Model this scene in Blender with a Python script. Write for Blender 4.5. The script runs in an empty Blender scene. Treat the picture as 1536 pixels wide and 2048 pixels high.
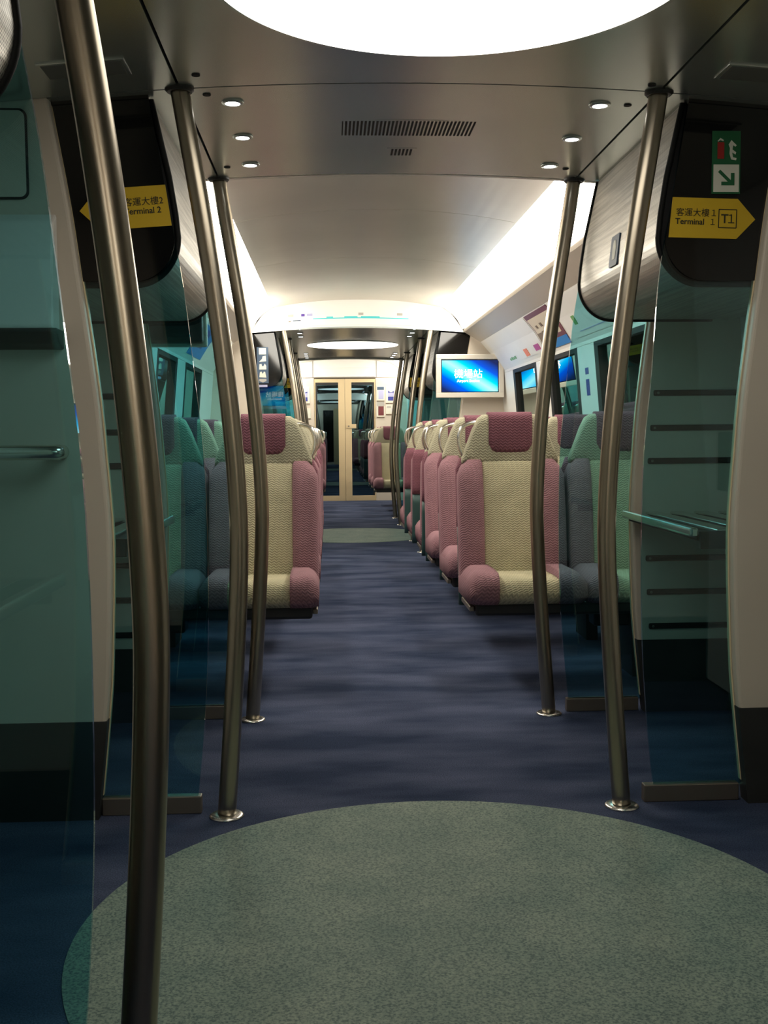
import bpy, bmesh, math, random
from mathutils import Vector, Matrix

random.seed(7)
SC = bpy.context.scene
COL = SC.collection

# ------------------------------------------------------------------ camera
F_PX, CAM_X, PITCH, YAW, ROLL, CAM_Z = 2176.6, -0.2688, 0.0724, 0.0497, -0.0085, 1.10
fw = Vector((math.sin(YAW) * math.cos(PITCH), math.cos(YAW) * math.cos(PITCH), -math.sin(PITCH)))
rt = Vector((math.cos(YAW), -math.sin(YAW), 0.0))
up = rt.cross(fw)
rt2 = math.cos(ROLL) * rt + math.sin(ROLL) * up
up2 = -math.sin(ROLL) * rt + math.cos(ROLL) * up
cd = bpy.data.cameras.new('camera')
cam = bpy.data.objects.new('camera', cd)
COL.objects.link(cam)
cam.matrix_world = Matrix(((rt2.x, up2.x, -fw.x, CAM_X), (rt2.y, up2.y, -fw.y, 0.0), (rt2.z, up2.z, -fw.z, CAM_Z), (0, 0, 0, 1)))
cd.sensor_fit = 'VERTICAL'
cd.sensor_height = 36.0
cd.lens = 36.0 * F_PX / 2048.0
cd.clip_start = 0.05
cd.clip_end = 200
SC.camera = cam

# ------------------------------------------------------------------ world, exposure
w = bpy.data.worlds.new('world')
SC.world = w
w.use_nodes = True
w.node_tree.nodes['Background'].inputs[0].default_value = (0.02, 0.025, 0.03, 1)
w.node_tree.nodes['Background'].inputs[1].default_value = 0.3
SC.view_settings.view_transform = 'Standard'
SC.view_settings.look = 'None'
SC.view_settings.gamma = 1.0
SC.view_settings.use_curve_mapping = False
SC.view_settings.exposure = 0.0
SC.cycles.transparent_max_bounces = 24
SC.cycles.max_bounces = 10

# strengths of the lamps the carriage has
L_DISC = 3.1       # round ceiling lights
L_COVE = 14.0       # continuous cove diffusers beside the seating ceiling
L_DOWN = 9.0       # small downlights
L_TV = 1.5

# ------------------------------------------------------------------ helpers
def lin(r, g, b):
    f = lambda c: (c / 255 / 12.92) if c / 255 <= 0.04045 else ((c / 255 + 0.055) / 1.055) ** 2.4
    return (f(r), f(g), f(b), 1.0)

MATS = {}
def mat(name, color=(0.5, 0.5, 0.5, 1), rough=0.6, metal=0.0, spec=0.5, emit=None, estr=0.0):
    m = bpy.data.materials.new(name)
    m.use_nodes = True
    b = m.node_tree.nodes['Principled BSDF']
    b.inputs['Base Color'].default_value = color
    b.inputs['Roughness'].default_value = rough
    b.inputs['Metallic'].default_value = metal
    b.inputs['Specular IOR Level'].default_value = spec
    if emit:
        b.inputs['Emission Color'].default_value = emit
        b.inputs['Emission Strength'].default_value = estr
    MATS[name] = m
    return m

def N(m, t, **kw):
    n = m.node_tree.nodes.new(t)
    for k, v in kw.items():
        setattr(n, k, v)
    return n
def LK(m, a, b):
    m.node_tree.links.new(a, b)

def ramp(m, fac, stops):
    r = N(m, 'ShaderNodeValToRGB')
    els = r.color_ramp.elements
    while len(els) < len(stops):
        els.new(0.5)
    for e, (p, c) in zip(els, stops):
        e.position = p
        e.color = c
    LK(m, fac, r.inputs['Fac'])
    return r

def add_noise(m, c0, c1, scale=(1, 1, 1), nscale=8.0, detail=3.0, lo=0.35, hi=0.65, bump=0.0, coord='Object', bscale=None):
    b = m.node_tree.nodes['Principled BSDF']
    tc = N(m, 'ShaderNodeTexCoord'); mp = N(m, 'ShaderNodeMapping'); nz = N(m, 'ShaderNodeTexNoise')
    mp.inputs['Scale'].default_value = scale
    nz.inputs['Scale'].default_value = nscale
    nz.inputs['Detail'].default_value = detail
    LK(m, tc.outputs[coord], mp.inputs[0]); LK(m, mp.outputs[0], nz.inputs['Vector'])
    r = ramp(m, nz.outputs['Fac'], [(lo, c0), (hi, c1)])
    LK(m, r.outputs[0], b.inputs['Base Color'])
    if bump:
        n2 = N(m, 'ShaderNodeTexNoise'); n2.inputs['Scale'].default_value = bscale or nscale * 6
        LK(m, tc.outputs[coord], n2.inputs['Vector'])
        bp = N(m, 'ShaderNodeBump'); bp.inputs['Strength'].default_value = bump; bp.inputs['Distance'].default_value = 0.004
        LK(m, n2.outputs['Fac'], bp.inputs['Height']); LK(m, bp.outputs[0], b.inputs['Normal'])
    return m

# --- materials
def carpet_mat():
    m = mat('carpet_blue', rough=0.95, spec=0.1)
    b = m.node_tree.nodes['Principled BSDF']
    tc = N(m, 'ShaderNodeTexCoord')
    mp = N(m, 'ShaderNodeMapping'); mp.inputs['Scale'].default_value = (1.3, 3.4, 1.0)
    n1 = N(m, 'ShaderNodeTexNoise'); n1.inputs['Scale'].default_value = 1.5; n1.inputs['Detail'].default_value = 3.0
    LK(m, tc.outputs['Object'], mp.inputs[0]); LK(m, mp.outputs[0], n1.inputs['Vector'])
    n2 = N(m, 'ShaderNodeTexNoise'); n2.inputs['Scale'].default_value = 260; n2.inputs['Detail'].default_value = 2
    LK(m, tc.outputs['Object'], n2.inputs['Vector'])
    r1 = ramp(m, n1.outputs['Fac'], [(0.34, (0.028, 0.041, 0.080, 1)), (0.66, (0.080, 0.096, 0.155, 1))])
    r2 = ramp(m, n2.outputs['Fac'], [(0.3, (0.55, 0.55, 0.58, 1)), (0.7, (1.35, 1.35, 1.35, 1))])
    mx = N(m, 'ShaderNodeMix', data_type='RGBA', blend_type='MULTIPLY'); mx.inputs['Factor'].default_value = 1.0
    LK(m, r1.outputs[0], mx.inputs['A']); LK(m, r2.outputs[0], mx.inputs['B'])
    LK(m, mx.outputs['Result'], b.inputs['Base Color'])
    bp = N(m, 'ShaderNodeBump'); bp.inputs['Strength'].default_value = 0.5; bp.inputs['Distance'].default_value = 0.004
    LK(m, n2.outputs['Fac'], bp.inputs['Height']); LK(m, bp.outputs[0], b.inputs['Normal'])
    return m
def vinyl_mat():
    m = mat('vinyl_sage', rough=0.7, spec=0.25)
    b = m.node_tree.nodes['Principled BSDF']
    tc = N(m, 'ShaderNodeTexCoord')
    n1 = N(m, 'ShaderNodeTexNoise'); n1.inputs['Scale'].default_value = 5; n1.inputs['Detail'].default_value = 4
    n2 = N(m, 'ShaderNodeTexNoise'); n2.inputs['Scale'].default_value = 190; n2.inputs['Detail'].default_value = 3
    for n in (n1, n2):
        LK(m, tc.outputs['Object'], n.inputs['Vector'])
    r1 = ramp(m, n1.outputs['Fac'], [(0.3, (0.160, 0.222, 0.190, 1)), (0.7, (0.235, 0.290, 0.240, 1))])
    r2 = ramp(m, n2.outputs['Fac'], [(0.36, (0.50, 0.55, 0.60, 1)), (0.5, (1, 1, 1, 1)), (0.66, (1.35, 1.30, 1.2, 1))])
    mx = N(m, 'ShaderNodeMix', data_type='RGBA', blend_type='MULTIPLY'); mx.inputs['Factor'].default_value = 1.0
    LK(m, r1.outputs[0], mx.inputs['A']); LK(m, r2.outputs[0], mx.inputs['B'])
    LK(m, mx.outputs['Result'], b.inputs['Base Color'])
    return m
def fabric_mat(name, c):
    m = mat(name, rough=0.9, spec=0.15)
    b = m.node_tree.nodes['Principled BSDF']
    tc = N(m, 'ShaderNodeTexCoord'); sx = N(m, 'ShaderNodeSeparateXYZ')
    LK(m, tc.outputs['Object'], sx.inputs[0])
    def mth(op, a, bb=None):
        n = N(m, 'ShaderNodeMath', operation=op)
        for i, v in enumerate((a, bb)):
            if v is None: continue
            if isinstance(v, (int, float)): n.inputs[i].default_value = v
            else: LK(m, v, n.inputs[i])
        return n.outputs[0]
    u = mth('ADD', sx.outputs['X'], mth('MULTIPLY', sx.outputs['Y'], 0.6))
    zz = mth('PINGPONG', mth('ADD', u, 5.0), 0.011)
    v = mth('ADD', mth('ADD', sx.outputs['Z'], sx.outputs['Y']), mth('MULTIPLY', zz, 0.75))
    wv = mth('SINE', mth('MULTIPLY', v, 2 * math.pi / 0.0128))
    wf = mth('ADD', mth('MULTIPLY', wv, 0.5), 0.5)
    nz = N(m, 'ShaderNodeTexNoise'); nz.inputs['Scale'].default_value = 9; nz.inputs['Detail'].default_value = 4
    LK(m, tc.outputs['Object'], nz.inputs['Vector'])
    dk = tuple(x * 0.70 for x in c[:3]) + (1,)
    r = ramp(m, wf, [(0.15, dk), (0.6, c)])
    r2 = ramp(m, nz.outputs['Fac'], [(0.3, (0.86, 0.86, 0.86, 1)), (0.7, (1.08, 1.08, 1.08, 1))])
    mx = N(m, 'ShaderNodeMix', data_type='RGBA', blend_type='MULTIPLY'); mx.inputs['Factor'].default_value = 1.0
    LK(m, r.outputs[0], mx.inputs['A']); LK(m, r2.outputs[0], mx.inputs['B'])
    LK(m, mx.outputs['Result'], b.inputs['Base Color'])
    bp = N(m, 'ShaderNodeBump'); bp.inputs['Strength'].default_value = 0.45; bp.inputs['Distance'].default_value = 0.0035
    LK(m, wf, bp.inputs['Height']); LK(m, bp.outputs[0], b.inputs['Normal'])
    return m
def glass_mat(name, tint, refl=0.06, ior=1.5, gcol=(1, 1, 1, 1), rough=0.01):
    m = bpy.data.materials.new(name); m.use_nodes = True
    nt = m.node_tree; nt.nodes.clear()
    out = N(m, 'ShaderNodeOutputMaterial'); tr = N(m, 'ShaderNodeBsdfTransparent'); gl = N(m, 'ShaderNodeBsdfGlossy')
    tr.inputs[0].default_value = tint
    gl.inputs[0].default_value = gcol; gl.inputs['Roughness'].default_value = rough
    fr = N(m, 'ShaderNodeFresnel'); fr.inputs[0].default_value = ior
    ad = N(m, 'ShaderNodeMath', operation='ADD', use_clamp=True); ad.inputs[1].default_value = refl
    mx = N(m, 'ShaderNodeMixShader')
    LK(m, fr.outputs[0], ad.inputs[0]); LK(m, ad.outputs[0], mx.inputs[0])
    LK(m, tr.outputs[0], mx.inputs[1]); LK(m, gl.outputs[0], mx.inputs[2]); LK(m, mx.outputs[0], out.inputs[0])
    MATS[name] = m
    return m
def perforated_mat():
    m = mat('perforated_metal', color=(0.50, 0.47, 0.42, 1), rough=0.42, metal=0.7)
    b = m.node_tree.nodes['Principled BSDF']
    tc = N(m, 'ShaderNodeTexCoord'); sx = N(m, 'ShaderNodeSeparateXYZ'); LK(m, tc.outputs['Object'], sx.inputs[0])
    def s(src, k):
        a = N(m, 'ShaderNodeMath', operation='MULTIPLY'); a.inputs[1].default_value = k; LK(m, src, a.inputs[0])
        c = N(m, 'ShaderNodeMath', operation='SINE'); LK(m, a.outputs[0], c.inputs[0])
        return c.outputs[0]
    zc = N(m, 'ShaderNodeMath', operation='SUBTRACT'); LK(m, sx.outputs['Z'], zc.inputs[0]); LK(m, sx.outputs['X'], zc.inputs[1])
    p = 2 * math.pi / 0.0066
    mul = N(m, 'ShaderNodeMath', operation='MULTIPLY'); LK(m, s(sx.outputs['Y'], p), mul.inputs[0]); LK(m, s(zc.outputs[0], p), mul.inputs[1])
    r = ramp(m, mul.outputs[0], [(0.25, (0.66, 0.63, 0.57, 1)), (0.45, (0.16, 0.15, 0.135, 1))])
    # brushed streaks along the carriage
    mp = N(m, 'ShaderNodeMapping'); mp.inputs['Scale'].default_value = (90, 2.5, 90)
    nz = N(m, 'ShaderNodeTexNoise'); nz.inputs['Scale'].default_value = 1.0; nz.inputs['Detail'].default_value = 3
    LK(m, tc.outputs['Object'], mp.inputs[0]); LK(m, mp.outputs[0], nz.inputs['Vector'])
    r2 = ramp(m, nz.outputs['Fac'], [(0.35, (0.72, 0.72, 0.72, 1)), (0.65, (1.12, 1.12, 1.12, 1))])
    mx = N(m, 'ShaderNodeMix', data_type='RGBA', blend_type='MULTIPLY'); mx.inputs['Factor'].default_value = 1.0
    LK(m, r.outputs[0], mx.inputs['A']); LK(m, r2.outputs[0], mx.inputs['B'])
    LK(m, mx.outputs['Result'], b.inputs['Base Color'])
    return m
def screen_mat(flip=1.0):
    # picture on the screen: a pale diagonal band on blue
    m = bpy.data.materials.new('screen_picture'); m.use_nodes = True
    nt = m.node_tree; nt.nodes.clear()
    out = N(m, 'ShaderNodeOutputMaterial'); em = N(m, 'ShaderNodeEmission'); em.inputs[1].default_value = L_TV
    tc = N(m, 'ShaderNodeTexCoord'); sx = N(m, 'ShaderNodeSeparateXYZ'); LK(m, tc.outputs['Object'], sx.inputs[0])
    a = N(m, 'ShaderNodeMath', operation='MULTIPLY'); a.inputs[1].default_value = 1.15 * flip; LK(m, sx.outputs['X'], a.inputs[0])
    d = N(m, 'ShaderNodeMath', operation='MULTIPLY'); d.inputs[1].default_value = 1.85; LK(m, sx.outputs['Z'], d.inputs[0])
    s = N(m, 'ShaderNodeMath', operation='ADD'); LK(m, a.outputs[0], s.inputs[0]); LK(m, d.outputs[0], s.inputs[1])
    h = N(m, 'ShaderNodeMath', operation='ADD'); h.inputs[1].default_value = 0.5; LK(m, s.outputs[0], h.inputs[0])
    r = ramp(m, h.outputs[0], [(0.02, (0.010, 0.020, 0.10, 1)), (0.22, (0.0, 0.10, 0.75, 1)), (0.36, (0.0, 0.55, 1.1, 1)),
                               (0.50, (0.38, 0.95, 1.05, 1)), (0.62, (0.0, 0.62, 1.15, 1)), (0.78, (0.005, 0.08, 0.60, 1)), (0.96, (0.012, 0.02, 0.09, 1))])
    LK(m, r.outputs[0], em.inputs[0]); LK(m, em.outputs[0], out.inputs[0])
    return m

carpet_mat(); vinyl_mat(); perforated_mat()
PINK = fabric_mat('fabric_pink', (0.335, 0.180, 0.203, 1))
PLUM = fabric_mat('fabric_plum', (0.235, 0.098, 0.125, 1))
CREAM = fabric_mat('fabric_cream', (0.580, 0.530, 0.350, 1))
SAGE = fabric_mat('fabric_headrest', (0.480, 0.450, 0.320, 1))
mat('shell_green', (0.030, 0.075, 0.070, 1), 0.5)
mat('black_plastic', (0.012, 0.012, 0.013, 1), 0.5)
mat('rubber', (0.010, 0.011, 0.011, 1), 0.6, spec=0.3)
mat('chrome', (0.78, 0.75, 0.68, 1), 0.20, 1.0)
add_noise(mat('pole_steel', rough=0.30, metal=1.0), (0.40, 0.35, 0.27, 1), (0.46, 0.40, 0.315, 1), (3, 3, 0.6), 3.0, bump=0.0)
mat('flange_steel', (0.80, 0.78, 0.72, 1), 0.25, 1.0)
add_noise(mat('ceiling_metal', rough=0.27, metal=0.72), (0.47, 0.515, 0.485, 1), (0.53, 0.575, 0.54, 1), (1, 1, 1), 2.0)
add_noise(mat('vault_metal', rough=0.29, metal=0.88), (0.54, 0.50, 0.43, 1), (0.59, 0.55, 0.475, 1), (1, 1, 1), 2.0)
mat('seam_dark', (0.015, 0.015, 0.015, 1), 0.8)
add_noise(mat('cream_laminate', rough=0.45, spec=0.4), (0.60, 0.53, 0.44, 1), (0.66, 0.585, 0.49, 1), (1, 1, 1), 1.5)
mat('cream_edge', (0.78, 0.66, 0.42, 1), 0.35)
add_noise(mat('white_panel', rough=0.35, spec=0.5), (0.80, 0.78, 0.73, 1), (0.84, 0.82, 0.77, 1), (1, 1, 1), 2.0)
mat('valance', (0.50, 0.44, 0.37, 1), 0.38)
add_noise(mat('kick_dark', rough=0.5), (0.016, 0.017, 0.016, 1), (0.026, 0.027, 0.025, 1), (1, 1, 1), 6.0)
mat('gold_frame', (0.66, 0.52, 0.31, 1), 0.35, 0.25)
mat('rail_metal', (0.26, 0.22, 0.18, 1), 0.4, 0.8)
mat('black_gloss', (0.006, 0.006, 0.006, 1), 0.06)
glass_mat('glass_teal', (0.54, 0.815, 0.855, 1), 0.015)
glass_mat('glass_window', (0.30, 0.34, 0.34, 1), 0.27, gcol=(0.85, 1.0, 0.95, 1))
glass_mat('glass_door', (0.12, 0.2, 0.24, 1), 0.26, gcol=(0.38, 0.62, 0.72, 1))
mat('light_diffuser', (0.9, 0.9, 0.88, 1), 0.5, emit=(1.0, 0.955, 0.86, 1), estr=L_DISC)
mat('cove_diffuser', (0.9, 0.9, 0.88, 1), 0.5, emit=(1.0, 0.94, 0.82, 1), estr=L_COVE)
mat('downlight_lens', (0.9, 0.9, 0.9, 1), 0.3, emit=(0.92, 0.97, 1.0, 1), estr=L_DOWN)
mat('sign_yellow', (0.66, 0.43, 0.018, 1), 0.45)
mat('sign_ink', (0.025, 0.022, 0.010, 1), 0.6)
mat('sign_green', (0.010, 0.120, 0.040, 1), 0.5)
mat('sign_red', (0.35, 0.015, 0.01, 1), 0.5)
mat('sign_white', (0.70, 0.70, 0.60, 1), 0.5)
mat('tv_frame', (0.68, 0.63, 0.54, 1), 0.4)
mat('screen_text', (0.9, 0.9, 0.9, 1), 0.5, emit=(1, 1, 1, 1), estr=1.6 * L_TV)
mat('poster_burgundy', (0.16, 0.03, 0.035, 1), 0.4)
mat('poster_skin', (0.72, 0.62, 0.46, 1), 0.4)
mat('poster_brown', (0.20, 0.14, 0.09, 1), 0.5)
mat('poster_blue', (0.02, 0.22, 0.62, 1), 0.4)
mat('poster_navy', (0.03, 0.04, 0.28, 1), 0.4)
mat('poster_orange', (0.85, 0.20, 0.02, 1), 0.4)
mat('poster_magenta', (0.45, 0.04, 0.25, 1), 0.4)
mat('poster_green', (0.14, 0.36, 0.08, 1), 0.4)
mat('poster_lavender', (0.42, 0.42, 0.62, 1), 0.4)
mat('poster_grey', (0.42, 0.40, 0.36, 1), 0.5)
mat('map_cyan', (0.02, 0.55, 0.60, 1), 0.4)
mat('map_purple', (0.10, 0.05, 0.35, 1), 0.4)
mat('slate_blue', (0.05, 0.09, 0.15, 1), 0.4)

def bm_obj(name, bm, m, parent=None, smooth=False):
    me = bpy.data.meshes.new(name)
    bmesh.ops.recalc_face_normals(bm, faces=bm.faces)
    bm.to_mesh(me); bm.free()
    if smooth:
        for p in me.polygons: p.use_smooth = True
    me.materials.append(MATS[m] if isinstance(m, str) else m)
    return me_obj(name, me, parent)
def me_obj(name, me, parent=None):
    o = bpy.data.objects.new(name, me)
    COL.objects.link(o)
    if parent: o.parent = parent
    return o
def tag(o, label, cat, group=None):
    o['label'] = label; o['category'] = cat
    if group: o['group'] = group
    return o
def struct(o, label=None):
    o['kind'] = 'structure'
    if label: o['label'] = label
    return o
def thing(name, label, cat, loc=(0, 0, 0), group=None):
    o = bpy.data.objects.new(name, None)
    o.empty_display_size = 0.1
    COL.objects.link(o); o.location = loc
    return tag(o, label, cat, group)

def bm_box(x0, x1, y0, y1, z0, z1, bev=0.0, seg=2):
    bm = bmesh.new()
    r = bmesh.ops.create_cube(bm, size=1.0)
    for v in r['verts']:
        v.co = Vector(((x0 + x1) / 2 + v.co.x * (x1 - x0), (y0 + y1) / 2 + v.co.y * (y1 - y0), (z0 + z1) / 2 + v.co.z * (z1 - z0)))
    if bev:
        bmesh.ops.bevel(bm, geom=bm.edges[:], offset=bev, segments=seg, profile=0.5, affect='EDGES')
    return bm
def prism(pts, axis, a, b, bev=0.0, seg=2):
    """polygon extruded along axis; pts are (u,v): axis y -> (x,z), axis z -> (x,y), axis x -> (y,z)"""
    bm = bmesh.new()
    def P(u, v, t):
        return {'y': (u, t, v), 'z': (u, v, t), 'x': (t, u, v)}[axis]
    A = [bm.verts.new(P(u, v, a)) for u, v in pts]
    B = [bm.verts.new(P(u, v, b)) for u, v in pts]
    n = len(pts)
    bm.faces.new(A); bm.faces.new(B[::-1])
    for i in range(n):
        bm.faces.new((A[i], B[i], B[(i + 1) % n], A[(i + 1) % n]))
    if bev:
        bmesh.ops.bevel(bm, geom=[e for e in bm.edges], offset=bev, segments=seg, profile=0.5, affect='EDGES')
    return bm
def tube(path, r, n=12, closed=False):
    bm = bmesh.new()
    P = [Vector(p) for p in path]
    rings = []
    prev = None
    for i, p in enumerate(P):
        t = (P[min(i + 1, len(P) - 1)] - P[max(i - 1, 0)]).normalized()
        if prev is None:
            ref = Vector((0, 1, 0)) if abs(t.y) < 0.9 else Vector((1, 0, 0))
            u = t.cross(ref).normalized()
        else:
            u = (prev - t * prev.dot(t)).normalized()
        prev = u
        v = t.cross(u)
        rr = r[i] if isinstance(r, (list, tuple)) else r
        rings.append([bm.verts.new(p + rr * (math.cos(2 * math.pi * k / n) * u + math.sin(2 * math.pi * k / n) * v)) for k in range(n)])
    for a, b in zip(rings, rings[1:]):
        for k in range(n):
            bm.faces.new((a[k], a[(k + 1) % n], b[(k + 1) % n], b[k]))
    bm.faces.new(rings[0][::-1]); bm.faces.new(rings[-1])
    return bm
def lathe(prof, loc=(0, 0, 0), n=32):
    """prof: (r,z) list, closed solid about z"""
    bm = bmesh.new()
    rings = []
    for r, z in prof:
        if r < 1e-6:
            rings.append([bm.verts.new((loc[0], loc[1], loc[2] + z))])
        else:
            rings.append([bm.verts.new((loc[0] + r * math.cos(2 * math.pi * k / n), loc[1] + r * math.sin(2 * math.pi * k / n), loc[2] + z)) for k in range(n)])
    for a, b in zip(rings, rings[1:]):
        for k in range(n):
            q = [a[k % len(a)], a[(k + 1) % len(a)], b[(k + 1) % len(b)], b[k % len(b)]]
            q = [v for i, v in enumerate(q) if v not in q[:i]]
            if len(q) > 2: bm.faces.new(q)
    return bm
def loft(rings):
    bm = bmesh.new()
    R = [[bm.verts.new(p) for p in r] for r in rings]
    n = len(R[0])
    for a, b in zip(R, R[1:]):
        for k in range(n):
            bm.faces.new((a[k], a[(k + 1) % n], b[(k + 1) % n], b[k]))
    bm.faces.new(R[0][::-1]); bm.faces.new(R[-1])
    return bm
def spline(pts, k=6):
    """Catmull-Rom through points"""
    P = [Vector(p) for p in pts]
    out = []
    for i in range(len(P) - 1):
        p0, p1, p2, p3 = P[max(i - 1, 0)], P[i], P[i + 1], P[min(i + 2, len(P) - 1)]
        for j in range(k):
            t = j / k
            out.append(0.5 * ((2 * p1) + (p2 - p0) * t + (2 * p0 - 5 * p1 + 4 * p2 - p3) * t * t + (3 * p1 - p0 - 3 * p2 + p3) * t ** 3))
    out.append(P[-1])
    return out
def lerp_prof(prof, z):
    for (z0, x0), (z1, x1) in zip(prof, prof[1:]):
        if z <= z1: return x0 + (x1 - x0) * (z - z0) / (z1 - z0)
    return prof[-1][1]
def text_mesh(s, size, align='LEFT', depth=0.0006, bold=0.0, sx=1.0):
    cu = bpy.data.curves.new('text', 'FONT')
    cu.body = s; cu.size = size; cu.align_x = align; cu.extrude = depth; cu.offset = bold
    o = bpy.data.objects.new('text', cu); COL.objects.link(o)
    dg = bpy.context.evaluated_depsgraph_get(); dg.update()
    me = bpy.data.meshes.new_from_object(o.evaluated_get(dg))
    bpy.data.objects.remove(o)
    me.transform(Matrix.Diagonal((sx, 1, 1, 1)))
    me.transform(Matrix.Rotation(math.pi / 2, 4, 'X'))     # lies in XZ, reads from -Y
    return me
def text_obj(name, s, size, loc, m, parent, align='LEFT', bold=0.0, back=False, sx=1.0):
    me = text_mesh(s, size, align, bold=bold, sx=sx)
    if back: me.transform(Matrix.Rotation(math.pi, 4, 'Z'))
    me.transform(Matrix.Translation(loc))
    me.materials.clear(); me.materials.append(MATS[m])
    me.name = name
    return me_obj(name, me, parent)

SIDES = ((-1, 'left'), (1, 'right'))

# ------------------------------------------------------------------ lengthwise plan (metres from the camera)
BAYS = ((0.50, 1.56), (3.09, 4.15), (9.94, 11.0), (12.95, 14.01))
VEST = ((1.56, 3.09), (11.0, 12.95))
Y_END = 17.77
Y_REAR = -3.2
ZC = 2.07
def zv(x):                      # low vestibule ceiling, slightly arched
    return 2.068 - 0.045 * x * x
def zs(x):                      # high seating ceiling
    return 2.300 - 0.13 * abs(x) ** 2.2

# ------------------------------------------------------------------ floor
fl = struct(bm_obj('floor', bm_box(-1.42, 1.42, Y_REAR, Y_END + 0.1, -0.06, 0.0), 'carpet_blue'), 'blue mottled carpet running the length of the carriage')
for yc, r, lb in ((2.33, 0.84, 'large round sage green vinyl inset in the near vestibule floor'), (11.75, 0.84, 'round sage green vinyl inset in the far vestibule floor')):
    bm = lathe([(0, -0.003), (r, -0.003), (r, 0.003), (0, 0.003)], (0, yc, 0), 96)
    struct(bm_obj('floor_inset', bm, 'vinyl_sage'), lb)

# ------------------------------------------------------------------ ceiling
ceil = struct(bm_obj('ceiling', bm_box(-1.45, 1.45, Y_REAR, Y_END + 0.1, 2.42, 2.46), 'seam_dark'))
def arched_panel(name, x0, x1, y0, y1, zf, m, t=0.012, n=14, parent=ceil):
    pts = [(x0 + (x1 - x0) * i / n, zf(x0 + (x1 - x0) * i / n)) for i in range(n + 1)]
    poly = pts + [(x, z + t) for x, z in pts[::-1]]
    o = bm_obj(name, prism(poly, 'y', y0, y1), m, parent)
    return o
XS = 0.668
G = 0.004
low = []
for a, b in BAYS: low.append((a, b))
low.append(VEST[0]); low.append(VEST[1])
for a, b in low:
    arched_panel('ceiling_panel', -XS + G, XS - G, a + G, b - G, zv, 'ceiling_metal')
    for s, nm in SIDES:
        p = sorted((s * (XS + G), s * 1.40))
        arched_panel('ceiling_panel', p[0], p[1], a + G, b - G, zv, 'ceiling_metal')
for a, b, m in ((1.56, 4.15, 0), (9.94, 14.01, 0), (0.5, 1.56, 0)):    # dark backing behind the panel seams
    arched_panel('ceiling_backing', -1.40, 1.40, a, b, lambda x: zv(x) + 0.02, 'seam_dark')
# screws near the panel corners
for x, y in ((-0.60, 3.15), (0.615, 3.22), (0.60, 3.99), (0.63, 3.03), (-0.62, 3.98), (-0.61, 2.98)):
    bm_obj('screw', lathe([(0, -0.003), (0.011, -0.003), (0.012, 0.001), (0, 0.001)], (x, y, zv(x)), 16), 'seam_dark', ceil)
# high seating ceilings, in panels with seams
HIGH = ((4.19, 9.90), (14.05, Y_END), (Y_REAR, 0.46))
for (a, b), cuts in zip(HIGH, ((5.95, 7.55), (15.9,), (-1.4,))):
    ys = [a] + list(cuts) + [b]
    for p, q_ in zip(ys, ys[1:]):
        arched_panel('ceiling_panel', -0.76, 0.76, p + 0.003, q_ - 0.003, zs, 'vault_metal', n=20)
    arched_panel('ceiling_backing', -0.80, 0.80, a, b, lambda x: zs(x) + 0.02, 'seam_dark', n=20)

# cove diffusers (continuous lamps) between vault and valance
def cove(s, a, b, label):
    t = thing('cove_light', label, 'light', (s * 0.86, (a + b) / 2, 2.1), 'cove lights along the seating ceilings')
    prof = [(0.757, zs(0.757) + 0.004), (0.80, 2.205), (0.85, 2.17), (0.90, 2.115), (0.935, 2.05), (0.945, 2.03)]
    poly = prof + [(x + 0.02, z + 0.012) for x, z in prof[::-1]]
    poly = [(s * (x) - s * 0.86, z - 2.1) for x, z in poly]
    L = (b - a) / 2
    bm_obj('diffuser', prism(poly, 'y', -L + 0.03, L - 0.03), 'cove_diffuser', t, smooth=False)
    for e in (-1, 1):
        ye = e * (L - 0.015)
        bm_obj('end_cap', prism(poly, 'y', ye - 0.013, ye + 0.013), 'valance', t)
for s, nm in SIDES:
    cove(s, 4.20, 9.89, 'long glowing cove light over the %s row of near seats' % nm)
    cove(s, 14.06, Y_END - 0.05, 'short glowing cove light over the %s seats by the end door' % nm)
    cove(s, Y_REAR + 0.05, -1.6, 'glowing cove light on the %s behind the camera' % nm)

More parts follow.
